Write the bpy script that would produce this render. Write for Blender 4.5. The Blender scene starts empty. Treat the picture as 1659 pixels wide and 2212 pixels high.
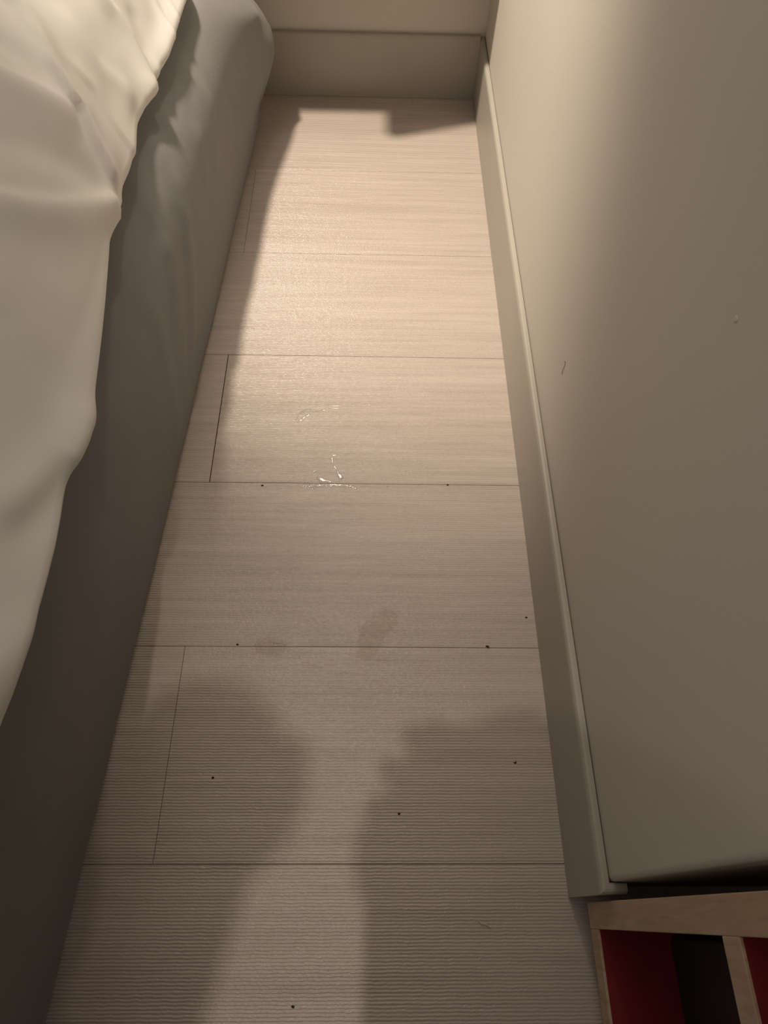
import bpy, bmesh, math, random
from mathutils import Vector, Matrix, noise

random.seed(7)
S = bpy.context.scene
C = S.collection
PI = math.pi

# ------------------------------------------------------------------ camera
cam_data = bpy.data.cameras.new('camera')
cam = bpy.data.objects.new('camera', cam_data)
C.objects.link(cam)
Rv = Vector((0.99971832, -0.00251277, 0.02360019))
Uv = Vector((-0.00975411, 0.86301868, 0.50507783))
Fv = Vector((0.02163655, 0.50516576, -0.86275107))
cam.matrix_world = Matrix(((Rv.x, Uv.x, -Fv.x, 0.0), (Rv.y, Uv.y, -Fv.y, 0.0),
                           (Rv.z, Uv.z, -Fv.z, 0.80), (0, 0, 0, 1)))
cam_data.sensor_fit = 'VERTICAL'
cam_data.sensor_height = 36.0
cam_data.lens = 1494.08 / 2212 * 36.0
cam_data.clip_start = 0.004
S.camera = cam

# ------------------------------------------------------------------ light
world = bpy.data.worlds.new('dim_room')
S.world = world
world.use_nodes = True
bg = world.node_tree.nodes['Background']
bg.inputs['Color'].default_value = (1.0, 0.88, 0.745, 1)
bg.inputs['Strength'].default_value = 0.375

def lamp(name, kind, loc, watts, colour, radius, aim=None, spot=None, blend=1.0):
    d = bpy.data.lights.new(name, kind)
    d.energy = watts
    d.color = colour
    d.shadow_soft_size = radius
    o = bpy.data.objects.new(name, d)
    C.objects.link(o)
    o.location = loc
    if aim is not None:
        o.rotation_euler = (Vector(aim) - Vector(loc)).to_track_quat('-Z', 'Y').to_euler()
    if spot:
        d.spot_size = spot
        d.spot_blend = blend
    return o

WARM = (1.0, 0.85, 0.665)
LAMP = Vector((-0.495, 1.06, 1.65))      # spot above the bed
lamp('bed_spot', 'SPOT', LAMP, 139.0, WARM, 0.058, (0.15, 1.14, 0.0), math.radians(53), 1.0)
lamp('wall_sconce_spot', 'SPOT', (-0.122, 1.423, 1.36), 10.5, WARM, 0.030, (-0.02, 0.44, 0.0), math.radians(44), 0.9)
lamp('ceiling_spot', 'SPOT', (-0.124, -0.23, 2.60), 38.0, (1.0, 0.87, 0.74), 0.021, (-0.02, -0.02, 0.0), math.radians(29), 1.0)
panel = lamp('far_end_fill', 'AREA', (-0.25, 1.05, 2.45), 1.1, (1.0, 0.87, 0.72), 0.1, (-0.10, 1.15, 0.0))  # added soft fill that lifts the far end; no ceiling fitting behind it
panel.data.shape = 'SQUARE'
panel.data.size = 0.6
panel.data.spread = math.radians(75)

S.view_settings.view_transform = 'Standard'
S.view_settings.look = 'None'
S.view_settings.exposure = 0.0
S.view_settings.gamma = 1.0
S.view_settings.use_curve_mapping = False

# ------------------------------------------------------------------ helpers
def obj(name, bm, mat, parent=None, smooth=False):
    me = bpy.data.meshes.new(name)
    bm.normal_update()
    bm.to_mesh(me)
    bm.free()
    if mat:
        me.materials.append(mat)
    if smooth:
        for p in me.polygons:
            p.use_smooth = True
    o = bpy.data.objects.new(name, me)
    C.objects.link(o)
    o.parent = parent
    return o

def tag(o, label=None, cat=None, group=None, kind=None):
    if label: o['label'] = label
    if cat: o['category'] = cat
    if group: o['group'] = group
    if kind: o['kind'] = kind
    return o

def empty(name, loc=(0, 0, 0)):
    o = bpy.data.objects.new(name, None)
    C.objects.link(o)
    o.location = loc
    o.empty_display_size = 0.05
    return o

def add_box(bm, x0, x1, y0, y1, z0, z1, bev=0.0, seg=2):
    r = bmesh.ops.create_cube(bm, size=1.0)
    vs = r['verts']
    for v in vs:
        v.co = Vector((x0 if v.co.x < 0 else x1, y0 if v.co.y < 0 else y1, z0 if v.co.z < 0 else z1))
    if bev > 0:
        es = list({e for v in vs for e in v.link_edges})
        bmesh.ops.bevel(bm, geom=es, offset=bev, segments=seg, affect='EDGES', profile=0.5, clamp_overlap=True)

def box_bm(*a, **k):
    bm = bmesh.new()
    add_box(bm, *a, **k)
    return bm

def grid_bm(nu, nv, fn):
    bm = bmesh.new()
    rows = [[bm.verts.new(fn(i, j)) for j in range(nv)] for i in range(nu)]
    for i in range(nu - 1):
        for j in range(nv - 1):
            bm.faces.new((rows[i][j], rows[i + 1][j], rows[i + 1][j + 1], rows[i][j + 1]))
    return bm

def smoothstep(a, b, x):
    t = max(0.0, min(1.0, (x - a) / (b - a)))
    return t * t * (3 - 2 * t)

def lerp_table(tab, x):
    if x <= tab[0][0]: return tab[0][1]
    for (a, fa), (b, fb) in zip(tab, tab[1:]):
        if x <= b:
            return fa + (fb - fa) * (x - a) / (b - a)
    return tab[-1][1]

# ------------------------------------------------------------------ materials
def new_mat(name):
    m = bpy.data.materials.new(name)
    m.use_nodes = True
    nt = m.node_tree
    b = nt.nodes['Principled BSDF']
    return m, nt, b

def N(nt, kind, **kw):
    n = nt.nodes.new(kind)
    for k, v in kw.items():
        if k in n.inputs: n.inputs[k].default_value = v
        else: setattr(n, k, v)
    return n

def coords(nt, scale, rot=(0, 0, 0)):
    tc = N(nt, 'ShaderNodeTexCoord')
    mp = N(nt, 'ShaderNodeMapping')
    mp.inputs['Scale'].default_value = scale
    mp.inputs['Rotation'].default_value = rot
    nt.links.new(tc.outputs['Object'], mp.inputs['Vector'])
    return mp.outputs['Vector']

def ramp(nt, fac, stops):
    r = N(nt, 'ShaderNodeValToRGB')
    e = r.color_ramp.elements
    while len(e) < len(stops): e.new(0.5)
    for el, (p, c) in zip(e, stops):
        el.position = p
        el.color = (c[0], c[1], c[2], 1)
    nt.links.new(fac, r.inputs['Fac'])
    return r.outputs['Color']

def plain(name, col, rough=0.6, noise_scale=60, var=0.05, bump=0.0, bump_scale=200, spec=0.4):
    m, nt, b = new_mat(name)
    v = coords(nt, (1, 1, 1))
    n = N(nt, 'ShaderNodeTexNoise', Scale=noise_scale, Detail=4.0)
    nt.links.new(v, n.inputs['Vector'])
    c = ramp(nt, n.outputs['Fac'], [(0.3, [x * (1 - var) for x in col]), (0.7, [min(1, x * (1 + var)) for x in col])])
    nt.links.new(c, b.inputs['Base Color'])
    b.inputs['Roughness'].default_value = rough
    b.inputs['Specular IOR Level'].default_value = spec
    if bump:
        n2 = N(nt, 'ShaderNodeTexNoise', Scale=bump_scale, Detail=3.0)
        nt.links.new(v, n2.inputs['Vector'])
        bp = N(nt, 'ShaderNodeBump', Strength=bump, Distance=0.002)
        nt.links.new(n2.outputs['Fac'], bp.inputs['Height'])
        nt.links.new(bp.outputs['Normal'], b.inputs['Normal'])
    return m

def floor_mat():
    m, nt, b = new_mat('ribbed_wood_effect_plank')
    g = N(nt, 'ShaderNodeObjectInfo')
    tc = N(nt, 'ShaderNodeTexCoord')
    off = N(nt, 'ShaderNodeVectorMath', operation='SCALE')
    off.inputs[3].default_value = 37.0
    cx = N(nt, 'ShaderNodeCombineXYZ')
    nt.links.new(g.outputs['Random'], cx.inputs['X'])
    nt.links.new(g.outputs['Random'], cx.inputs['Z'])
    nt.links.new(cx.outputs['Vector'], off.inputs[0])
    add = N(nt, 'ShaderNodeVectorMath', operation='ADD')
    nt.links.new(tc.outputs['Object'], add.inputs[0])
    nt.links.new(off.outputs['Vector'], add.inputs[1])
    vec = add.outputs['Vector']
    def stretched(sx, sy, scale, detail=4.0, rough=0.6):
        mp = N(nt, 'ShaderNodeMapping')
        mp.inputs['Scale'].default_value = (sx, sy, 1)
        nt.links.new(vec, mp.inputs['Vector'])
        n = N(nt, 'ShaderNodeTexNoise', Scale=scale, Detail=detail, Roughness=rough)
        nt.links.new(mp.outputs['Vector'], n.inputs['Vector'])
        return n.outputs['Fac']
    streak = stretched(3.0, 110, 1.0, 5.0, 0.65)
    fine = stretched(14.0, 420, 1.0, 3.0, 0.6)
    broad = stretched(1.2, 14, 1.0, 3.0, 0.5)
    mix = N(nt, 'ShaderNodeMath', operation='MULTIPLY_ADD')
    mix.inputs[1].default_value = 0.55
    nt.links.new(streak, mix.inputs[0])
    s2 = N(nt, 'ShaderNodeMath', operation='MULTIPLY')
    s2.inputs[1].default_value = 0.25
    nt.links.new(fine, s2.inputs[0])
    nt.links.new(s2.outputs[0], mix.inputs[2])
    mix2 = N(nt, 'ShaderNodeMath', operation='MULTIPLY_ADD')
    mix2.inputs[1].default_value = 0.22
    nt.links.new(broad, mix2.inputs[0])
    nt.links.new(mix.outputs[0], mix2.inputs[2])
    col = ramp(nt, mix2.outputs[0], [(0.34, (0.435, 0.370, 0.330)), (0.50, (0.515, 0.445, 0.402)), (0.66, (0.585, 0.51, 0.465))])
    nt.links.new(col, b.inputs['Base Color'])
    b.inputs['Roughness'].default_value = 0.37
    b.inputs['Specular IOR Level'].default_value = 0.5
    b.inputs['Coat Weight'].default_value = 0.30
    b.inputs['Coat Roughness'].default_value = 0.17
    # ribs running along the plank, slightly wavy, plus grit
    mp = N(nt, 'ShaderNodeMapping')
    mp.inputs['Scale'].default_value = (1, 1, 1)
    nt.links.new(vec, mp.inputs['Vector'])
    w = N(nt, 'ShaderNodeTexWave', wave_type='BANDS', bands_direction='Y')
    w.inputs['Scale'].default_value = 2 * PI / (20 * 0.0031)
    w.inputs['Distortion'].default_value = 1.7
    w.inputs['Detail'].default_value = 2.0
    w.inputs['Detail Scale'].default_value = 0.9
    w.inputs['Detail Roughness'].default_value = 0.6
    nt.links.new(mp.outputs['Vector'], w.inputs['Vector'])
    grit = stretched(330, 520, 1.0, 2.0)
    patch = stretched(9, 30, 1.0, 2.0)
    am = N(nt, 'ShaderNodeMapRange')
    am.inputs['From Min'].default_value = 0.3
    am.inputs['From Max'].default_value = 0.65
    am.inputs['To Min'].default_value = 0.75
    am.inputs['To Max'].default_value = 1.0
    nt.links.new(patch, am.inputs['Value'])
    wm = N(nt, 'ShaderNodeMath', operation='MULTIPLY')
    nt.links.new(w.outputs['Fac'], wm.inputs[0])
    nt.links.new(am.outputs['Result'], wm.inputs[1])
    hs = N(nt, 'ShaderNodeMath', operation='MULTIPLY_ADD')
    hs.inputs[1].default_value = 1.1
    nt.links.new(grit, hs.inputs[0])
    nt.links.new(wm.outputs[0], hs.inputs[2])
    bp = N(nt, 'ShaderNodeBump', Strength=0.85, Distance=0.00055)
    nt.links.new(hs.outputs[0], bp.inputs['Height'])
    nt.links.new(bp.outputs['Normal'], b.inputs['Normal'])
    nt.links.new(bp.outputs['Normal'], b.inputs['Coat Normal'])
    return m

def oak_mat():
    m, nt, b = new_mat('light_oak_edge')
    v = coords(nt, (18, 18, 3))
    n = N(nt, 'ShaderNodeTexNoise', Scale=9.0, Detail=5.0, Distortion=0.6)
    nt.links.new(v, n.inputs['Vector'])
    c = ramp(nt, n.outputs['Fac'], [(0.3, (0.40, 0.285, 0.185)), (0.7, (0.55, 0.42, 0.29))])
    nt.links.new(c, b.inputs['Base Color'])
    b.inputs['Roughness'].default_value = 0.5
    return m

def cloth_mat(name, col, weave, strength, rough=0.9, sheen=0.0, var=0.04):
    m, nt, b = new_mat(name)
    v = coords(nt, (1, 1, 1))
    n = N(nt, 'ShaderNodeTexNoise', Scale=weave, Detail=2.0)
    nt.links.new(v, n.inputs['Vector'])
    n2 = N(nt, 'ShaderNodeTexNoise', Scale=11.0, Detail=3.0)
    nt.links.new(v, n2.inputs['Vector'])
    c = ramp(nt, n2.outputs['Fac'], [(0.3, [x * (1 - var) for x in col]), (0.7, [x * (1 + var) for x in col])])
    nt.links.new(c, b.inputs['Base Color'])
    b.inputs['Roughness'].default_value = rough
    b.inputs['Specular IOR Level'].default_value = 0.2
    b.inputs['Sheen Weight'].default_value = sheen
    b.inputs['Sheen Roughness'].default_value = 0.5
    bp = N(nt, 'ShaderNodeBump', Strength=strength, Distance=0.001)
    nt.links.new(n.outputs['Fac'], bp.inputs['Height'])
    nt.links.new(bp.outputs['Normal'], b.inputs['Normal'])
    return m

def water_mat():
    m, nt, b = new_mat('clear_water')
    out = nt.nodes['Material Output']
    nt.nodes.remove(b)
    fr = N(nt, 'ShaderNodeFresnel', IOR=1.6)
    tr = N(nt, 'ShaderNodeBsdfTransparent')
    tr.inputs['Color'].default_value = (0.93, 0.92, 0.91, 1)
    gl = N(nt, 'ShaderNodeBsdfGlossy', Roughness=0.11)
    mx = N(nt, 'ShaderNodeMixShader')
    nt.links.new(fr.outputs[0], mx.inputs[0])
    nt.links.new(tr.outputs[0], mx.inputs[1])
    nt.links.new(gl.outputs[0], mx.inputs[2])
    nt.links.new(mx.outputs[0], out.inputs['Surface'])
    return m

M_floor = floor_mat()
M_sub = plain('dark_subfloor', (0.16, 0.12, 0.095), 0.9, 40, 0.1)
M_wall = plain('warm_white_wall_paint', (0.605, 0.573, 0.517), 0.62, 5, 0.015, 0.10, 260, 0.35)
M_wall_end = plain('warm_white_end_wall_paint', (0.605, 0.573, 0.517), 0.62, 5, 0.015, 0.10, 260, 0.35)
M_base = plain('grey_beige_skirting_paint', (0.40, 0.372, 0.33), 0.45, 9, 0.03, 0.04, 120, 0.45)
M_oak = oak_mat()
M_red = plain('red_laminate', (0.19, 0.015, 0.018), 0.42, 30, 0.06, 0.0)
M_dark = plain('near_black_back_panel', (0.02, 0.016, 0.022), 0.6, 30, 0.1)
M_grey = cloth_mat('grey_suede_upholstery', (0.216, 0.214, 0.218), 900, 0.35, 0.95, 0.15)
M_white = cloth_mat('white_cotton_sheet', (0.72, 0.71, 0.685), 1400, 0.08, 0.85, 0.0, 0.012)
M_water = water_mat()
M_speck = plain('dark_crumb', (0.035, 0.024, 0.018), 0.8, 400, 0.3)
M_pale = plain('pale_lint', (0.62, 0.55, 0.45), 0.8, 400, 0.2)
M_black = plain('black_plastic', (0.02, 0.02, 0.022), 0.35)
M_skin = plain('skin', (0.50, 0.30, 0.21), 0.5, 50, 0.06)
M_hair = plain('dark_hair', (0.03, 0.02, 0.015), 0.6)
M_top = cloth_mat('dark_blue_cotton', (0.06, 0.075, 0.12), 700, 0.2)

# ------------------------------------------------------------------ room shell
XW = 0.2061            # front of the right skirting
XP = 0.2161            # plaster face of the right wall
YE = 1.4600            # front of the end skirting
HB = 0.1145            # skirting height

floor = tag(obj('floor', box_bm(-2.2, 1.2, -1.75, 1.62, -0.06, -0.008), M_sub), 'beige ribbed wood-effect plank floor between bed and wall', kind='structure')
PW, PL = 0.23295, 1.20
rows = []
yb = 1.21188 + PW
for i in range(13):
    y1 = yb - i * PW
    y0 = y1 - PW
    rows.append((y0, y1, -0.21836 if i % 2 == 1 else -0.21836 + PL / 2))
rows.insert(0, (yb, yb + 0.16, -0.21836 + PL / 4))
for (y0, y1, xs) in rows:
    x = xs - 2 * PL
    while x < 1.2:
        xa, xb = max(x, -2.2), min(x + PL, 1.2)
        x += PL
        if xb - xa < 0.03: continue
        gx = 0.00055 if abs(y0 - 0.513) < 0.02 else 0.0002      # one end joint stands open
        bm = box_bm(-(xb - xa) / 2 + gx, (xb - xa) / 2 - gx, -(y1 - y0) / 2 + 0.00026, (y1 - y0) / 2 - 0.00026, -0.008, 0.0, bev=0.0004, seg=1)
        p = obj('plank', bm, M_floor, floor)
        p.location = ((xa + xb) / 2, (y0 + y1) / 2, random.uniform(-0.0001, 0.0001))

# right wall with a rounded end corner at its near end
def wall_right_bm():
    r = 0.005
    y0, y1, x0, x1 = 0.0262, 1.62, XP, 1.20
    prof = [(x1, y1), (x0, y1)]
    for k in range(7):
        a = PI + k / 6 * PI / 2
        prof.append((x0 + r + r * math.cos(a), y0 + r + r * math.sin(a)))
    prof.append((x1, y0))
    bm = bmesh.new()
    lo = [bm.verts.new((x, y, -0.01)) for x, y in prof]
    hi = [bm.verts.new((x, y, 2.4)) for x, y in prof]
    n = len(prof)
    for i in range(n):
        bm.faces.new((lo[i], lo[(i + 1) % n], hi[(i + 1) % n], hi[i]))
    bm.faces.new(hi)
    bm.faces.new(list(reversed(lo)))
    bmesh.ops.recalc_face_normals(bm, faces=bm.faces)
    return bm
tag(obj('wall_right', wall_right_bm(), M_wall), 'plain off-white painted wall along the right side of the gap', kind='structure')
tag(obj('wall_end', box_bm(-2.2, XP, 1.4705, 1.62, -0.01, 2.4), M_wall_end), 'off-white end wall closing the gap beyond the floor', kind='structure')

# skirting: profile swept along a path, mitred at the corner
def sweep(prof, path):
    bm = bmesh.new()
    rings = []
    n = len(path)
    for i, (px, py) in enumerate(path):
        d0 = Vector((path[i][0] - path[i - 1][0], path[i][1] - path[i - 1][1])) if i > 0 else None
        d1 = Vector((path[i + 1][0] - path[i][0], path[i + 1][1] - path[i][1])) if i < n - 1 else None
        n0 = Vector((-d0.y, d0.x)).normalized() if d0 else None
        n1 = Vector((-d1.y, d1.x)).normalized() if d1 else None
        if n0 is None: off = n1
        elif n1 is None: off = n0
        else: off = (n0 + n1) / (1 + n0.dot(n1))
        rings.append([bm.verts.new((px + off.x * o, py + off.y * o, z)) for o, z in prof])
    for a, b in zip(rings, rings[1:]):
        for k in range(len(prof)):
            k2 = (k + 1) % len(prof)
            bm.faces.new((a[k], a[k2], b[k2], b[k]))
    bm.faces.new(rings[0])
    bm.faces.new(list(reversed(rings[-1])))
    bmesh.ops.recalc_face_normals(bm, faces=bm.faces)
    return bm
T = 0.0098
bprof = [(0.0006, 0.0006), (T, 0.0006), (T, HB - 0.006), (T - 0.0006, HB - 0.003), (T - 0.0022, HB - 0.0008), (T - 0.0045, HB), (0.0016, HB), (0.0006, HB - 0.002)]
# the path runs along the wall face; the profile grows to its left
bb = sweep(bprof, [(XP, 1.4700), (XP, 0.0262), (XP + 0.014, 0.0262)][::-1])
br = obj('baseboard_right', bb, M_base)
tag(br, 'grey-beige skirting board along the foot of the right wall', kind='structure')
be = sweep([(o * 1.0, z * 1.03) for o, z in bprof], [(XP - T, 1.4700), (-2.2, 1.4700)])
tag(obj('baseboard_end', be, M_base), 'grey-beige skirting board along the foot of the end wall', kind='structure')

# ------------------------------------------------------------------ bed
def side_x(y): return -0.2885 + 0.0487 * y
BED_END = 1.412
def base_profile(y):
    """cross-section of the padded base, (x offset from the floor line, z), floor to inside top"""
    b = 0.5 + 1.0 * smoothstep(1.08, 1.36, y)
    f = 1.0 + 0.5 * smoothstep(1.15, 1.38, y)
    arc = [(0.021 * b - 0.066 * (1 - math.cos(t)), 0.195 + 0.1105 * math.sin(t)) for t in [math.radians(d) for d in (0, 12, 24, 36, 48, 60, 72, 84)]]
    return [(-0.004, 0.004), (0.0, 0.010), (0.004 * b, 0.05), (0.012 * f * b, 0.10), (0.019 * f * b, 0.15)] + arc + [(-0.11, 0.3062), (-0.25, 0.3065), (-0.6, 0.3065), (-1.0, 0.3065)]
def catmull(pts, n):
    out = []
    m = len(pts)
    for i in range(m - 1):
        p0, p1, p2, p3 = pts[max(i - 1, 0)], pts[i], pts[i + 1], pts[min(i + 2, m - 1)]
        for k in range(n):
            t = k / n
            out.append(tuple(0.5 * ((2 * p1[c]) + (-p0[c] + p2[c]) * t + (2 * p0[c] - 5 * p1[c] + 4 * p2[c] - p3[c]) * t * t
                                    + (-p0[c] + 3 * p1[c] - 3 * p2[c] + p3[c]) * t ** 3) for c in range(len(p1))))
    out.append(tuple(pts[-1]))
    return out

def seg_dist(p, a, b):
    ab = (b[0] - a[0], b[1] - a[1])
    l2 = ab[0] ** 2 + ab[1] ** 2
    t = max(0, min(1, ((p[0] - a[0]) * ab[0] + (p[1] - a[1]) * ab[1]) / l2))
    d = (p[0] - a[0] - ab[0] * t, p[1] - a[1] - ab[1] * t)
    side = ab[0] * d[1] - ab[1] * d[0]
    return math.hypot(*d), t, (1 if side >= 0 else -1)

def ridge(p, line, w, h, w2=None, taper=(0.0, 0.0)):
    """height of a fold that follows a polyline; w, w2 = half widths on its two sides"""
    best = None
    n = len(line) - 1
    for i in range(n):
        d, t, s = seg_dist(p, line[i], line[i + 1])
        if best is None or d < best[0]: best = (d, (i + t) / n, s)
    d, t, s = best
    ww = w if s > 0 or w2 is None else w2
    if d > 3.2 * ww: return 0.0
    e = 1.0
    if taper[0]: e *= smoothstep(0, taper[0], t)
    if taper[1]: e *= 1 - smoothstep(1 - taper[1], 1, t)
    return h * e * math.exp(-(d / ww) ** 2)

bed = tag(empty('bed', (-0.9, 0.3, 0)), 'grey upholstered bed with padded side along the left of the gap', 'bed')
def bed_base_bm():
    ys = [-1.2 + 0.02 * k for k in range(0, 126)] + [1.31 + 0.006 * k for k in range(0, 18)]
    ys = [y for y in ys if y <= BED_END]
    creases = [([(1.010, 0.30), (1.0, 0.24), (0.97, 0.17)], 0.010, 0.0016), ([(0.955, 0.315), (0.93, 0.26), (0.90, 0.19)], 0.008, 0.0018),
               ([(0.835, 0.32), (0.80, 0.255), (0.76, 0.18), (0.70, 0.08)], 0.011, 0.0026), ([(0.80, 0.31), (0.775, 0.26), (0.73, 0.17), (0.66, 0.06)], 0.008, -0.0018),
               ([(0.745, 0.32), (0.715, 0.26), (0.66, 0.15)], 0.009, 0.0022), ([(0.61, 0.29), (0.60, 0.2), (0.57, 0.05)], 0.016, 0.0016),
               ([(1.36, 0.25), (1.345, 0.19), (1.34, 0.12), (1.36, 0.05)], 0.008, 0.0035), ([(1.392, 0.23), (1.383, 0.17), (1.372, 0.11)], 0.005, -0.0035)]
    creases = [(l, w, h * 1.7) for l, w, h in creases]
    bm = bmesh.new()
    grid = []
    for y in ys:
        prof = catmull(base_profile(y), 4)
        # round the end of the bed in plan: the higher, the larger the radius
        row = []
        for dx, z in prof:
            r = 0.055 + 0.23 * smoothstep(0.16, 0.31, z)
            e = max(0.0, (y - (BED_END - r)) / r)
            e = min(e, 1.0)
            inset = (1 - math.sqrt(max(0.0, 1 - e * e))) * r * 0.9
            x = side_x(y) + dx - inset
            push = 0.0
            if y > 0.3:
                push = sum(ridge((y, z if dx > -0.03 else 0.30 - dx * 0.0 + 0.0), l, w, h) for l, w, h in creases) * smoothstep(-0.055, -0.012, dx)
            push += 0.0014 * noise.noise(Vector((y * 9, z * 9, 1.3)))
            row.append(bm.verts.new((x + push, y, z + (push * 0.5 if z > 0.27 else 0))))
        grid.append(row)
    for a, b in zip(grid, grid[1:]):
        for k in range(len(a) - 1):
            bm.faces.new((a[k], b[k], b[k + 1], a[k + 1]))
    # close the ends and underside
    for row, flip in ((grid[0], False), (grid[-1], True)):
        low = [bm.verts.new((row[-1].co.x, row[-1].co.y, 0.004))]
        f = row + low
        bm.faces.new(f if flip else list(reversed(f)))
    bmesh.ops.recalc_face_normals(bm, faces=bm.faces)
    return bm
bb = obj('bed_base', bed_base_bm(), M_grey, bed, smooth=True)
bb.location = (0.9, -0.3, 0)
tag(bb, 'grey suede padded base with rounded top edge')
sub = bb.modifiers.new('soften', 'SUBSURF'); sub.levels = 1; sub.render_levels = 1

# hem line of the sheet: (y, x) at the height where it bulges furthest
HEM = [(1.44, -0.236), (1.30, -0.243), (1.2106, -0.2497), (1.146, -0.2544), (1.0855, -0.2588), (1.0473, -0.2596), (1.0107, -0.2597), (0.9813, -0.259), (0.955, -0.2597),
       (0.9284, -0.2626), (0.9068, -0.2643), (0.895, -0.2687), (0.8794, -0.2684), (0.8653, -0.2655), (0.8512, -0.267), (0.8392, -0.2699),
       (0.8178, -0.2722), (0.8036, -0.2735), (0.7852, -0.2719), (0.7583, -0.2676), (0.7365, -0.2669), (0.7112, -0.2668), (0.6906, -0.2686),
       (0.6825, -0.269), (0.6668, -0.2671), (0.6552, -0.2644), (0.6399, -0.2649), (0.6249, -0.2668), (0.6067, -0.267), (0.5925, -0.2661),
       (0.5717, -0.262), (0.5417, -0.2574), (0.5099, -0.2529), (0.4677, -0.2474), (0.4337, -0.2434), (0.3962, -0.2394), (0.3634, -0.2364),
       (0.3441, -0.2362), (0.33, -0.2377), (0.314, -0.2405), (0.3015, -0.2421), (0.2897, -0.2416), (0.2707, -0.2397), (0.2463, -0.2379),
       (0.223, -0.2375), (0.2008, -0.2375), (0.176, -0.2385), (0.1508, -0.2394), (0.13, -0.2405), (0.1128, -0.2425), (0.0769, -0.2443), (0.0246, -0.2483),
       (-0.3, -0.262), (-1.2, -0.305)][::-1]
def hem_mean(y):
    if y > 1.2: return hem_mean(1.2) + 0.045 * (y - 1.2)
    if y < 0.03: return hem_mean(0.03) + 0.046 * (y - 0.03)
    return 0.18855637 * y ** 3 - 0.29879728 * y ** 2 + 0.09095496 * y - 0.24674074
SHEET_END = 1.212
def sheet_base(y, s):
    """sheet before folds: s runs from the hem (0) up the side and over the mattress"""
    r = 0.11
    w = math.exp(-(max(s, 0) / 0.015) ** 2)
    x0 = hem_mean(y) + (lerp_table(HEM, y) - hem_mean(y)) * w
    inc = 0.60 - 0.16 * smoothstep(0.42, 0.72, y) + 0.45 * smoothstep(0.97, 1.14, y)          # the side slopes back towards the head of the bed
    rr = 0.12
    e = min(1.0, max(0.0, (y - (SHEET_END - rr)) / rr))
    x0 -= (1 - math.sqrt(max(0.0, 1 - e * e))) * rr  # rounded corner at the head end
    x0 -= inc * min(max(s, 0.0), 0.16)
    if s < 0:                       # tucked in below the bulge
        t = min(1.0, -s / 0.03)
        return x0 - 0.022 * t * t, 0.33 - 0.0205 * t, (0.9, -0.4)
    if s < 0.07:
        n = math.hypot(1, inc)
        return x0, 0.33 + s, (1.0 / n, inc / n)
    a = (s - 0.07) / r
    if a < PI / 2:
        return x0 - r * (1 - math.cos(a)), 0.40 + r * math.sin(a), (math.cos(a * 0.8 + 0.2 * PI / 2 * min(1, inc * 2)), math.sin(a * 0.8 + 0.2 * PI / 2 * min(1, inc * 2)))
    return x0 - r - (s - 0.07 - r * PI / 2), 0.40 + r, (0.0, 1.0)
FOLDS = [  # (line in (y, s), half width on its far side, height, half width on its near side, taper)
    ([(0.764, 0.150), (0.756, 0.136), (0.738, 0.121), (0.714, 0.103), (0.700, 0.081), (0.698, 0.069), (0.682, 0.049), (0.667, 0.024), (0.656, 0.003)], 0.020, 0.0084, 0.0032, (0.0, 0.12)),
    ([(0.743, 0.103), (0.747, 0.084), (0.754, 0.059), (0.744, 0.041), (0.740, 0.024), (0.740, 0.002)], 0.012, 0.0022, 0.0035, (0.3, 0.0)),
    ([(0.893, 0.12), (0.900, 0.083), (0.904, 0.065), (0.900, 0.043), (0.889, 0.020), (0.878, 0.0)], 0.0032, 0.0068, 0.018, (0.2, 0.0)),
    ([(0.945, 0.061), (0.933, 0.040), (0.924, 0.019), (0.923, 0.0)], 0.014, -0.0030, 0.014, (0.3, 0.0)),
    ([(1.024, 0.06), (1.016, 0.031), (1.005, 0.020), (0.996, 0.0)], 0.0035, 0.0024, 0.010, (0.3, 0.0)),
    ([(1.056, 0.05), (1.048, 0.018), (1.033, 0.0)], 0.0045, 0.0018, 0.006, (0.3, 0.0)),
    ([(0.693, 0.18), (0.693, 0.145), (0.696, 0.130), (0.691, 0.106), (0.690, 0.090)], 0.014, -0.0042, 0.014, (0.0, 0.5)),
    ([(0.648, 0.19), (0.646, 0.145), (0.646, 0.134), (0.656, 0.116), (0.669, 0.096), (0.685, 0.077), (0.690, 0.070)], 0.010, 0.0075, 0.022, (0.0, 0.35)),
    ([(0.56, 0.14), (0.579, 0.115), (0.600, 0.094), (0.622, 0.062), (0.637, 0.030), (0.646, 0.014)], 0.022, -0.0050, 0.020, (0.0, 0.2)),
    ([(0.500, 0.125), (0.508, 0.107), (0.516, 0.099), (0.531, 0.083), (0.564, 0.055), (0.605, 0.029), (0.633, 0.013), (0.648, 0.002)], 0.0075, 0.0084, 0.024, (0.0, 0.1)),
    ([(0.816, 0.115), (0.799, 0.091), (0.795, 0.061), (0.811, 0.034), (0.830, 0.010)], 0.012, 0.0024, 0.018, (0.2, 0.2)),
    ([(0.563, 0.006), (0.499, 0.010), (0.446, 0.015), (0.391, 0.022)], 0.003, -0.0016, 0.006, (0.2, 0.4)),
    ([(0.372, -0.012), (0.358, 0.0), (0.327, 0.004), (0.290, 0.019), (0.263, 0.033), (0.230, 0.055)], 0.012, 0.0044, 0.016, (0.0, 0.2)),
    ([(0.318, 0.0), (0.303, 0.003), (0.272, 0.011), (0.242, 0.021), (0.205, 0.036)], 0.010, -0.0020, 0.012, (0.05, 0.3)),
    ([(0.20, 0.0), (0.12, 0.015), (0.02, 0.04)], 0.014, 0.0030, 0.014, (0.2, 0.2)),
]
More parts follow.
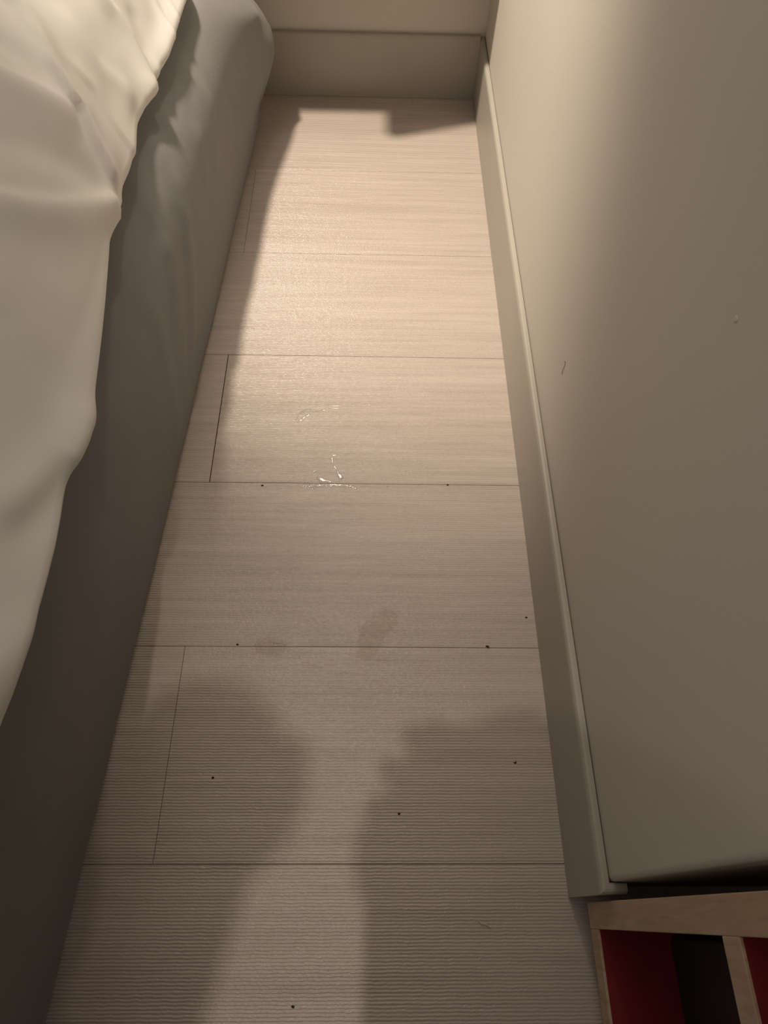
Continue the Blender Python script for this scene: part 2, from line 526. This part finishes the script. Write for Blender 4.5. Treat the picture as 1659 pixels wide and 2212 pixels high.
def sheet_point(y, s):
    x, z, n = sheet_base(y, s)
    h = 0.0
    if y > -0.05:
        for line, w, hh, w2, tp in FOLDS:
            h += ridge((y, s), line, w, hh, w2, tp)
    h += 0.004 * noise.noise(Vector((y * 7, s * 9, 4.2))) * smoothstep(0.0, 0.06, s)
    h += 0.0015 * noise.noise(Vector((y * 21, s * 25, 8.8))) * smoothstep(0.0, 0.06, s)
    return Vector((x + n[0] * h, y, z + n[1] * h))
YS = [-1.2 + 0.04 * k for k in range(30)] + [0.0 + 0.005 * k for k in range(226)] + [1.13 + 0.01 * k for k in range(7)] + [1.196, 1.202, 1.207, 1.210, 1.2115]
SS = [-0.03, -0.022, -0.015, -0.009, -0.004] + [0.005 * k for k in range(54)] + [0.27 + 0.05 * k for k in range(26)]
sheet = obj('bed_sheet', grid_bm(len(YS), len(SS), lambda i, j: sheet_point(YS[i], SS[j])), M_white, None, smooth=True)
tag(sheet, 'rumpled white bed sheet tucked over the mattress above the grey bed side', 'sheet')
so = sheet.modifiers.new('cloth_thickness', 'SOLIDIFY'); so.thickness = 0.002; so.offset = -1

def mattress_bm():
    bm = bmesh.new()
    ys = [-1.18, -0.6, -0.2, 0.1, 0.3, 0.42, 0.5, 0.58, 0.66, 0.8, 0.95, 1.0, 1.05, 1.10]
    prof = [(-0.042, 0.309, 0.0), (-0.030, 0.34, 0.01), (-0.030, 0.40, 0.07), (-0.048, 0.44, 0.115), (-0.085, 0.465, 0.16), (-0.14, 0.475, 0.16), (-1.2, 0.475, 0.16), (-1.2, 0.309, 0.0)]
    rings = [[bm.verts.new((hem_mean(y) + dx - 0.006 - (0.60 - 0.16 * smoothstep(0.42, 0.72, y) + 0.45 * smoothstep(0.97, 1.14, y)) * s, y, z)) for dx, z, s in prof] for y in ys]
    for a, b in zip(rings, rings[1:]):
        for k in range(len(prof)):
            k2 = (k + 1) % len(prof)
            bm.faces.new((a[k], a[k2], b[k2], b[k]))
    bm.faces.new(rings[0]); bm.faces.new(list(reversed(rings[-1])))
    bmesh.ops.recalc_face_normals(bm, faces=bm.faces)
    return bm
mt = obj('mattress', mattress_bm(), M_white, bed)
mt.location = (0.9, -0.3, 0)

# ------------------------------------------------------------------ shelf unit past the end of the wall
XU = 0.2163
YU1, YU0 = 0.0118, -0.74
unit = tag(empty('shelf_unit', (XU, YU1, 0)), 'oak-edged shelf unit with red shelves standing past the wall corner', 'shelf unit')
def upart(name, x0, x1, y0, y1, z0, z1, mat, bev=0.0008):
    o = obj(name, box_bm(x0 - XU, x1 - XU, y0 - YU1, y1 - YU1, z0, z1, bev=bev, seg=2), mat, unit)
    return o
TB = 0.0222
DX = 0.33
upart('side_panel', XU, XU + DX, YU1 - TB, YU1, 0.0300, 0.93, M_oak)
upart('side_panel', XU, XU + DX, YU0, YU0 + TB, 0.0300, 0.93, M_oak)
for z in (0.0310, 0.3130, 0.5950, 0.9078):
    nm = 'top_panel' if z > 0.9 else ('bottom_shelf' if z < 0.1 else 'shelf')
    o = upart(nm, XU, XU + DX, YU0 + TB, YU1 - TB, z, z + TB, M_oak, 0.0006)
    # red laminate skin on the upper face, just behind the oak edging strip
    if z < 0.9:
        sk = obj('red_lining', box_bm(XU + 0.0022 - XU, XU + DX - 0.008 - XU, YU0 + TB + 0.0004 - YU1, YU1 - TB - 0.0004 - YU1, z + TB - 0.0002, z + TB + 0.0006), M_red, o)
        tag(sk, 'deep red upper face')
tag(upart('back_panel', XU + DX - 0.007, XU + DX - 0.001, YU0 + TB, YU1 - TB, 0.0535, 0.905, M_dark, 0), 'near-black back panel')
upart('plinth', XU + 0.03, XU + DX - 0.01, YU0 + 0.01, YU1 - 0.01, 0.0, 0.0305, M_dark, 0)

def shade_box(x0, x1, y0, y1, z0, h, label):  # invented boxes: their near-black colour stands in for shade deep in the compartments
    t = tag(empty('shade_box', ((x0 + x1) / 2, (y0 + y1) / 2, z0)), label, 'box', 'added dark boxes standing in for shade in the shelf unit')
    w, d = (x1 - x0) / 2, (y1 - y0) / 2
    bm = box_bm(-w + 0.003, w - 0.003, -d + 0.003, d - 0.003, 0.0003, h - 0.028, bev=0.003)
    obj('box_body', bm, M_dark, t)
    obj('lid', box_bm(-w, w, -d, d, h - 0.0275, h, bev=0.003), M_dark, t)
shade_box(XU + 0.062, XU + 0.30, -0.33, YU1 - TB - 0.004, 0.0540, 0.15, 'added near-black lidded box standing in for deep shade on the lowest red shelf')
shade_box(XU + 0.066, XU + 0.30, -0.33, YU1 - TB - 0.004, 0.3360, 0.15, 'added near-black lidded box standing in for deep shade on the second red shelf up')

# ------------------------------------------------------------------ bedside shelf on the end wall (above the frame; casts the far shadows)
shelf = tag(empty('bedside_shelf', (0.0, 1.47, 0.34)), 'wall-hung bedside shelf above the skirting of the end wall', 'shelf')
def poly_bm(pts, z0, z1):
    bm = bmesh.new()
    lo = [bm.verts.new((x, y, z0)) for x, y in pts]
    hi = [bm.verts.new((x, y, z1)) for x, y in pts]
    n = len(pts)
    for i in range(n):
        bm.faces.new((lo[i], lo[(i + 1) % n], hi[(i + 1) % n], hi[i]))
    bm.faces.new(hi); bm.faces.new(list(reversed(lo)))
    bmesh.ops.recalc_face_normals(bm, faces=bm.faces)
    return bm
ZS = 0.36
def under_lamp(x, y):      # where the board must end so that its shadow edge falls at (x, y) on the floor
    t = ZS / LAMP.z
    return x + (LAMP.x - x) * t, y + (LAMP.y - y) * t
c0 = under_lamp(0.0255, 1.322)
c1 = under_lamp(0.0408, 1.3194)
c2 = under_lamp(0.2087, 1.3727)
k = (c2[1] - c1[1]) / (c2[0] - c1[0])
yb0 = under_lamp(0, 1.405)[1]
yr = c1[1] + k * (XP - c1[0])
xl = c0[0]
rc = 0.016
corner = []
for i in range(6):
    a = PI + i / 5 * (PI / 2 + 0.3)
    corner.append((xl + rc + rc * math.cos(a), c1[1] + k * (xl + rc - c1[0]) + rc + rc * math.sin(a)))
slab = poly_bm([(XP, 1.4705), (-0.62, 1.4705), (-0.62, yb0), (xl, yb0)] + corner + [(XP, yr)], 0.02, 0.045)
sb = obj('shelf_board', slab, M_oak, shelf)
sb.location = (0, -1.47, 0)
dr = obj('drawer', poly_bm([(XP - 0.002, 1.465), (-0.07, 1.465), (-0.07, yb0 + 0.015), (XP - 0.002, yr + 0.03)], 0.0455, 0.13), M_oak, shelf)
dr.location = (0, -1.47, 0)
kn = bmesh.new()
bmesh.ops.create_uvsphere(kn, u_segments=12, v_segments=8, radius=0.011, matrix=Matrix.Translation((0.06, (yb0 + yr) / 2 + 0.012, 0.085)))
k1 = obj('knob', kn, M_black, dr, smooth=True)

# ------------------------------------------------------------------ water on the floor
def film_bm(strokes, hmax, cell=0.0005, rag=0.25, seed=0.0):
    """low dome of liquid: strokes = [(x, y, radius), ...] chains"""
    pts = [p for st in strokes for p in st]
    x0 = min(p[0] - p[2] for p in pts) - cell; x1 = max(p[0] + p[2] for p in pts) + cell
    y0 = min(p[1] - p[2] for p in pts) - cell; y1 = max(p[1] + p[2] for p in pts) + cell
    nx = int((x1 - x0) / cell) + 2; ny = int((y1 - y0) / cell) + 2
    def h(x, y):
        best = 0.0
        for st in strokes:
            segs = list(zip(st, st[1:])) or [(st[0], st[0])]
            for a, b in segs:
                ab = (b[0] - a[0], b[1] - a[1]); l2 = ab[0] ** 2 + ab[1] ** 2
                t = 0 if l2 == 0 else max(0, min(1, ((x - a[0]) * ab[0] + (y - a[1]) * ab[1]) / l2))
                d = math.hypot(x - a[0] - ab[0] * t, y - a[1] - ab[1] * t)
                r = a[2] + (b[2] - a[2]) * t
                r *= 1 + rag * noise.noise(Vector((x * 420, y * 420, seed)))
                if d < r:
                    best = max(best, (1 - (d / r) ** 5) ** 0.5 * min(1.0, r / 0.0025))
        return best * hmax * (1 + 0.03 * noise.noise(Vector((x * 330, y * 330, seed + 5))))
    bm = bmesh.new()
    vs = {}
    hs = {(i, j): h(x0 + i * cell, y0 + j * cell) for i in range(nx) for j in range(ny)}
    cx, cy = sum(p[0] for p in pts) / len(pts), sum(p[1] for p in pts) / len(pts)
    def V(i, j):
        if (i, j) not in vs:
            z = hs[(i, j)]
            vs[(i, j)] = bm.verts.new((x0 + i * cell - cx, y0 + j * cell - cy, z))
        return vs[(i, j)]
    for i in range(nx - 1):
        for j in range(ny - 1):
            if max(hs[(i, j)], hs[(i + 1, j)], hs[(i + 1, j + 1)], hs[(i, j + 1)]) > 0:
                bm.faces.new((V(i, j), V(i + 1, j), V(i + 1, j + 1), V(i, j + 1)))
    return bm, (cx, cy, 0.0004)
def water(strokes, hmax, label, rag=0.25, seed=0.0):
    bm, loc = film_bm(strokes, hmax * 0.45, rag=rag, seed=seed)
    o = obj('water_drop', bm, M_water, None, smooth=True)
    o.location = loc
    return tag(o, label, 'water', 'spilled water on the floor')
water([[(-0.0395, 0.5235, 0.0032), (-0.0425, 0.5285, 0.0020), (-0.0460, 0.5365, 0.0009), (-0.0488, 0.5412, 0.0014)]], 0.0009,
      'shiny comma-shaped water drop just behind the plank joint, the roundest one', 0.15, 1.0)
water([[(-0.0515, 0.5465, 0.0010), (-0.0530, 0.5545, 0.0014), (-0.0510, 0.5596, 0.0016), (-0.0468, 0.5600, 0.0014)]], 0.0006,
      'small hooked water streak standing above the comma-shaped drop', 0.35, 2.0)
water([[(-0.0705, 0.5225, 0.0022), (-0.0655, 0.5185, 0.0030), (-0.0600, 0.5172, 0.0016), (-0.0530, 0.5155, 0.0012)]], 0.0008,
      'oblong water drop at the plank joint left of the comma-shaped drop', 0.3, 3.0)
water([[(-0.0780, 0.5318, 0.0012), (-0.0750, 0.5335, 0.0010)]], 0.0005, 'tiny water splash to the upper left of the oblong drop', 0.4, 4.0)
water([[(-0.0900, 0.5095, 0.0012), (-0.0740, 0.5090, 0.0018), (-0.0600, 0.5103, 0.0017), (-0.0400, 0.5104, 0.0018), (-0.0300, 0.5095, 0.0016), (-0.0200, 0.5070, 0.0014)],
       [(-0.0740, 0.5080, 0.0015), (-0.0765, 0.5045, 0.0012)], [(-0.0265, 0.5080, 0.0012), (-0.0180, 0.5052, 0.0014)]], 0.0006,
      'thin line of water lying along the plank joint', 0.5, 5.0)
water([[(-0.1065, 0.6225, 0.0016), (-0.1020, 0.6330, 0.0018), (-0.0943, 0.6397, 0.0016), (-0.0862, 0.6398, 0.0017), (-0.0739, 0.6374, 0.0012), (-0.0600, 0.6440, 0.0009)],
       [(-0.1035, 0.6180, 0.0010), (-0.0965, 0.6262, 0.0013), (-0.0880, 0.6325, 0.0010)]], 0.0005,
      'curved smear of water farthest along the floor', 0.6, 6.0)
water([[(-0.0600, 0.6489, 0.0009), (-0.0440, 0.6491, 0.0010)], [(-0.0552, 0.6438, 0.0008), (-0.0471, 0.6439, 0.0007)]], 0.0004,
      'two short dashes of water beside the curved smear', 0.4, 7.0)
water([[(-0.1125, 0.2846, 0.0009), (-0.1055, 0.2846, 0.0010)]], 0.0005, 'short glint of water on the nearer plank joint, left of the middle', 0.3, 8.0)
water([[(-0.1420, 0.5060, 0.0006), (-0.1400, 0.5060, 0.0006)]], 0.0004, 'lone speck of water left of the line of water', 0.3, 9.0)
water([[(0.0240, 0.5092, 0.0008), (0.0255, 0.5092, 0.0008)]], 0.0004, 'lone speck of water right of the line of water', 0.3, 10.0)

def damp_mat():
    m, nt, b = new_mat('damp_stain')
    out = nt.nodes['Material Output']
    nt.nodes.remove(b)
    tr = N(nt, 'ShaderNodeBsdfTransparent')
    tr.inputs['Color'].default_value = (0.945, 0.935, 0.915, 1)
    nt.links.new(tr.outputs[0], out.inputs['Surface'])
    return m
M_damp = damp_mat()
def stain(strokes, label, seed):
    bm, loc = film_bm(strokes, 0.0002, cell=0.0012, rag=0.35, seed=seed)
    o = obj('damp_stain', bm, M_damp, None, smooth=True)
    o.location = (loc[0], loc[1], 0.0003)
    return tag(o, label, 'stain', 'dull damp stains on the floor')
stain([[(0.024, 0.316, 0.012), (0.006, 0.298, 0.015), (-0.002, 0.274, 0.010)]], 'dull damp stain across the nearer plank joint, right of the middle', 21.0)
stain([[(-0.128, 0.281, 0.008), (-0.114, 0.279, 0.011), (-0.104, 0.281, 0.007)]], 'small dull damp stain under the short glint on the nearer joint', 22.0)

# ------------------------------------------------------------------ crumbs and lint
def crumb_bm(r, flat, seed, arms=0):
    bm = bmesh.new()
    bmesh.ops.create_icosphere(bm, subdivisions=2, radius=r)
    for v in bm.verts:
        k = 1 + 0.55 * noise.noise(v.co * (1.2 / r) + Vector((seed, seed, seed)))
        v.co = Vector((v.co.x * k * 1.3, v.co.y * k, max(-r * 0.2, v.co.z * k * flat)))
    for a in range(arms):
        ang = seed + a * 1.9
        d = Vector((math.cos(ang), math.sin(ang), 0.1)).normalized()
        n = Vector((-d.y, d.x, 0))
        w = r * 0.3
        p = [d * r * 0.4 + n * w, d * r * 0.4 - n * w, d * r * 2.4 - n * w * 0.3, d * r * 2.4 + n * w * 0.3]
        lo = [bm.verts.new(q + Vector((0, 0, 0.0))) for q in p]
        hi = [bm.verts.new(q + Vector((0, 0, w * 1.6))) for q in p]
        for i in range(4):
            bm.faces.new((lo[i], lo[(i + 1) % 4], hi[(i + 1) % 4], hi[i]))
        bm.faces.new(hi)
        bm.faces.new(list(reversed(lo)))
    return bm
def crumb(x, y, r, label, seed, mat=None, flat=0.5, arms=0, g='crumbs scattered on the floor'):
    o = obj('crumb', crumb_bm(r, flat, seed, arms), mat or M_speck, None, smooth=arms == 0)
    o.location = (x, y, r * 0.2)
    return tag(o, label, 'crumb', g)
crumb(0.165, 0.1472, 0.0011, 'dark forked crumb near the skirting on the nearest full plank', 1.1, arms=2)
crumb(0.0352, 0.095, 0.0011, 'dark crumb near the middle of the nearest full plank', 2.3)
crumb(-0.167, 0.1312, 0.0013, 'dark crumb beside the short plank seam next to the bed', 3.7)
crumb(-0.0671, -0.073, 0.0012, 'dark crumb lying in the strip of light at the bottom', 4.9)
crumb(0.1446, 0.2815, 0.0015, 'dark crumb sitting on the plank joint towards the skirting', 5.2, arms=1)
crumb(0.1078, 0.5125, 0.0012, 'dark crumb on the plank joint right of the water drops', 6.4)
crumb(0.1958, 0.3191, 0.0011, 'small dark crumb right against the skirting board', 7.6)
crumb(-0.1562, 0.2824, 0.0012, 'dark crumb on the nearer plank joint, left of the water glint', 8.8)
crumb(-0.1458, 0.5085, 0.0013, 'dark crumb at the plank joint left of the water drops', 9.1)
crumb(0.1161, 0.171, 0.0012, 'pale crumb in the right half of the nearest full plank', 10.3, M_pale)

def strand_bm(pts, r, seg=6):
    pts = catmull(pts, 5)
    bm = bmesh.new()
    rings = []
    for i, p in enumerate(pts):
        p = Vector(p)
        t = (Vector(pts[min(i + 1, len(pts) - 1)]) - Vector(pts[max(i - 1, 0)])).normalized()
        u = t.orthogonal().normalized(); v = t.cross(u)
        rings.append([bm.verts.new(p + r * (math.cos(2 * PI * k / seg) * u + math.sin(2 * PI * k / seg) * v)) for k in range(seg)])
    for a, b in zip(rings, rings[1:]):
        for k in range(seg):
            bm.faces.new((a[k], a[(k + 1) % seg], b[(k + 1) % seg], b[k]))
    bm.faces.new(rings[0]); bm.faces.new(list(reversed(rings[-1])))
    bmesh.ops.recalc_face_normals(bm, faces=bm.faces)
    return bm
th = obj('lint_thread', strand_bm([(0.113, -0.0035, 0.0008), (0.1165, -0.0062, 0.0013), (0.120, -0.0066, 0.0009), (0.1225, -0.0085, 0.0014), (0.1245, -0.0095, 0.0009)], 0.00055), M_pale)
tag(th, 'short curled pale thread lying on the floor in front of the shelf unit', 'thread')
hr = obj('hair_strand', strand_bm([(XP - 0.0004, 0.534, 0.2245), (XP - 0.0006, 0.529, 0.2279), (XP - 0.0005, 0.5278, 0.2229), (XP - 0.0006, 0.5285, 0.2165), (XP - 0.0004, 0.5274, 0.2100)], 0.00022, 5), M_hair)
tag(hr, 'fine dark hair stuck to the right wall above the skirting', 'hair')
bump = bmesh.new()
bmesh.ops.create_uvsphere(bump, u_segments=14, v_segments=8, radius=0.0022)
for v in bump.verts: v.co.x *= 0.45
bo = obj('paint_bump', bump, M_wall, None, smooth=True)
bo.location = (XP, 0.3046, 0.5094)
tag(bo, 'small round lump of paint on the right wall', 'lump')

# ------------------------------------------------------------------ the person taking the picture (behind the camera; throws the near shadows)
person = tag(empty('person', (-0.04, -0.7, 0.0)), 'person kneeling on the floor behind the phone, both forearms held forward', 'person')
def skin_obj(name, chains, mat, sub=1, roots=(0,)):
    verts, radii, edges, idx = [], [], [], {}
    for ch in chains:
        prev = None
        for p in ch:
            key = tuple(round(c, 4) for c in p[:3])
            if key not in idx:
                idx[key] = len(verts); verts.append(key); radii.append((p[3], p[4] if len(p) > 4 else p[3]))
            i = idx[key]
            if prev is not None and prev != i: edges.append((prev, i))
            prev = i
    me = bpy.data.meshes.new(name)
    me.from_pydata(verts, edges, [])
    me.materials.append(mat)
    o = bpy.data.objects.new(name, me)
    C.objects.link(o)
    m = o.modifiers.new('skin', 'SKIN'); m.use_smooth_shade = True
    for i, r in enumerate(radii):
        me.skin_vertices[0].data[i].radius = r
    for r in roots: me.skin_vertices[0].data[r].use_root = True
    s = o.modifiers.new('smooth', 'SUBSURF'); s.levels = sub; s.render_levels = sub
    o.parent = person
    o.location = (0.04, 0.7, 0.0)
    return o
RS, RE, RW, RH = (0.050, -0.30, 1.04), (0.075, -0.140, 1.00), (0.010, 0.000, 0.925), (0.005, 0.016, 0.885)
LS, LE, LW, LH = (-0.300, -0.30, 1.03), (-0.300, -0.17, 0.90), (-0.225, -0.105, 0.885), (-0.185, -0.080, 0.880)
pel, wai, che, nek, hd0, hd1 = (-0.06, -0.52, 0.43), (-0.085, -0.46, 0.62), (-0.14, -0.36, 0.88), (-0.182, -0.165, 1.03), (-0.170, -0.065, 1.085), (-0.152, -0.016, 1.15)
def fingers(hand, tips):
    return [[hand + (0.027,), k + (0.0105,), mid + (0.009,), tip + (0.0078,)] for k, mid, tip in tips]
R_f = [tuple((x - 0.055, y + 0.018, z) for x, y, z in f) for f in [
       ((0.056, 0.018, 0.876), (0.050, 0.026, 0.862), (0.044, 0.024, 0.846)), ((0.070, 0.020, 0.876), (0.066, 0.030, 0.862), (0.060, 0.028, 0.844)),
       ((0.084, 0.016, 0.876), (0.083, 0.026, 0.862), (0.077, 0.026, 0.844)), ((0.095, 0.006, 0.876), (0.097, 0.016, 0.862), (0.092, 0.018, 0.846)),
       ((0.044, -0.008, 0.868), (0.034, 0.000, 0.856), (0.024, 0.004, 0.847))]]
L_f = [(tuple(c - (0.02 if i == 0 else 0) for i, c in enumerate(a)), tuple(c - (0.02 if i == 0 else 0) for i, c in enumerate(b)), tuple(c - (0.02 if i == 0 else 0) for i, c in enumerate(d))) for a, b, d in [
       ((-0.140, -0.060, 0.878), (-0.133, -0.052, 0.862), (-0.142, -0.056, 0.848)), ((-0.152, -0.052, 0.878), (-0.148, -0.042, 0.862), (-0.156, -0.050, 0.848)),
       ((-0.166, -0.050, 0.878), (-0.164, -0.040, 0.862), (-0.170, -0.050, 0.848)), ((-0.180, -0.056, 0.878), (-0.181, -0.047, 0.864), (-0.184, -0.056, 0.852)),
       ((-0.144, -0.082, 0.872), (-0.134, -0.074, 0.860), (-0.136, -0.066, 0.848))]]
body = [[pel + (0.115, 0.12), wai + (0.11, 0.095), che + (0.135, 0.10), nek + (0.040,), hd0 + (0.054, 0.060), hd1 + (0.058, 0.064)],
        [che + (0.135, 0.10), RS + (0.058,), RE + (0.043,), RW + (0.029,), RH + (0.027,)], [che + (0.135, 0.10), LS + (0.058,), LE + (0.043,), LW + (0.029,), LH + (0.027,)]]
body += fingers(RH, R_f) + fingers(LH, L_f)
for sgn in (-1, 1):
    hip = (-0.06 + sgn * 0.10, -0.51, 0.43)
    knee = (-0.055 + sgn * 0.12, -0.42, 0.075)
    body.append([pel + (0.115, 0.12), hip + (0.085,), knee + (0.058,), (-0.055 + sgn * 0.11, -0.80, 0.065, 0.043), (-0.055 + sgn * 0.11, -0.90, 0.04, 0.032)])
skin_obj('body', body, M_skin, 2)
top = [[(-0.062, -0.515, 0.50, 0.130, 0.135), wai + (0.125, 0.112), che + (0.15, 0.115), (-0.172, -0.215, 1.00, 0.058)],
       [che + (0.15, 0.115), RS + (0.080,), RE + (0.085,), (0.042, -0.045, 0.965, 0.100), (-0.003, 0.018, 0.955, 0.100)],
       [che + (0.15, 0.115), LS + (0.072,), LE + (0.062,), (-0.240, -0.117, 0.892, 0.052), (-0.230, -0.108, 0.887, 0.047)]]
skin_obj('loose_top', top, M_top, 2)
trs = [[(-0.06, -0.52, 0.50, 0.130, 0.135), (-0.06, -0.52, 0.44, 0.135, 0.14)]]
for sgn in (-1, 1):
    trs.append([(-0.06, -0.52, 0.44, 0.135, 0.14), (-0.06 + sgn * 0.10, -0.50, 0.40, 0.10), (-0.055 + sgn * 0.12, -0.42, 0.088, 0.072), (-0.055 + sgn * 0.11, -0.78, 0.075, 0.055)])
skin_obj('trousers', trs, M_black, 2)
hair = bmesh.new()
bmesh.ops.create_uvsphere(hair, u_segments=20, v_segments=14, radius=0.066)
for v in list(hair.verts):
    if v.co.y > 0.02 and v.co.z < 0.03: hair.verts.remove(v)
for v in hair.verts:
    v.co = Vector((v.co.x - 0.155, v.co.y * 1.0 - 0.026, v.co.z * 1.05 + 1.148))
ho = obj('hair', hair, M_hair, person, smooth=True)
ho.location = (0.04, 0.7, 0)

phone = tag(empty('phone', (0, 0, 0.8)), 'phone held in the raised hands behind the picture', 'phone')
pb = box_bm(-0.038, 0.038, -0.150, 0.012, -0.0085, 0.0, bev=0.003, seg=3)
po = obj('phone_body', pb, M_black, phone)
ln = bmesh.new()
bmesh.ops.create_cone(ln, cap_ends=True, segments=24, radius1=0.007, radius2=0.0065, depth=0.002, matrix=Matrix.Translation((0, 0, -0.0095)))
lo_ = obj('lens_ring', ln, M_black, phone)
phone.matrix_world = Matrix(((Rv.x, Uv.x, -Fv.x, 0.0), (Rv.y, Uv.y, -Fv.y, 0.0), (Rv.z, Uv.z, -Fv.z, 0.80), (0, 0, 0, 1))) @ Matrix.Translation((0, 0, 0.0125))
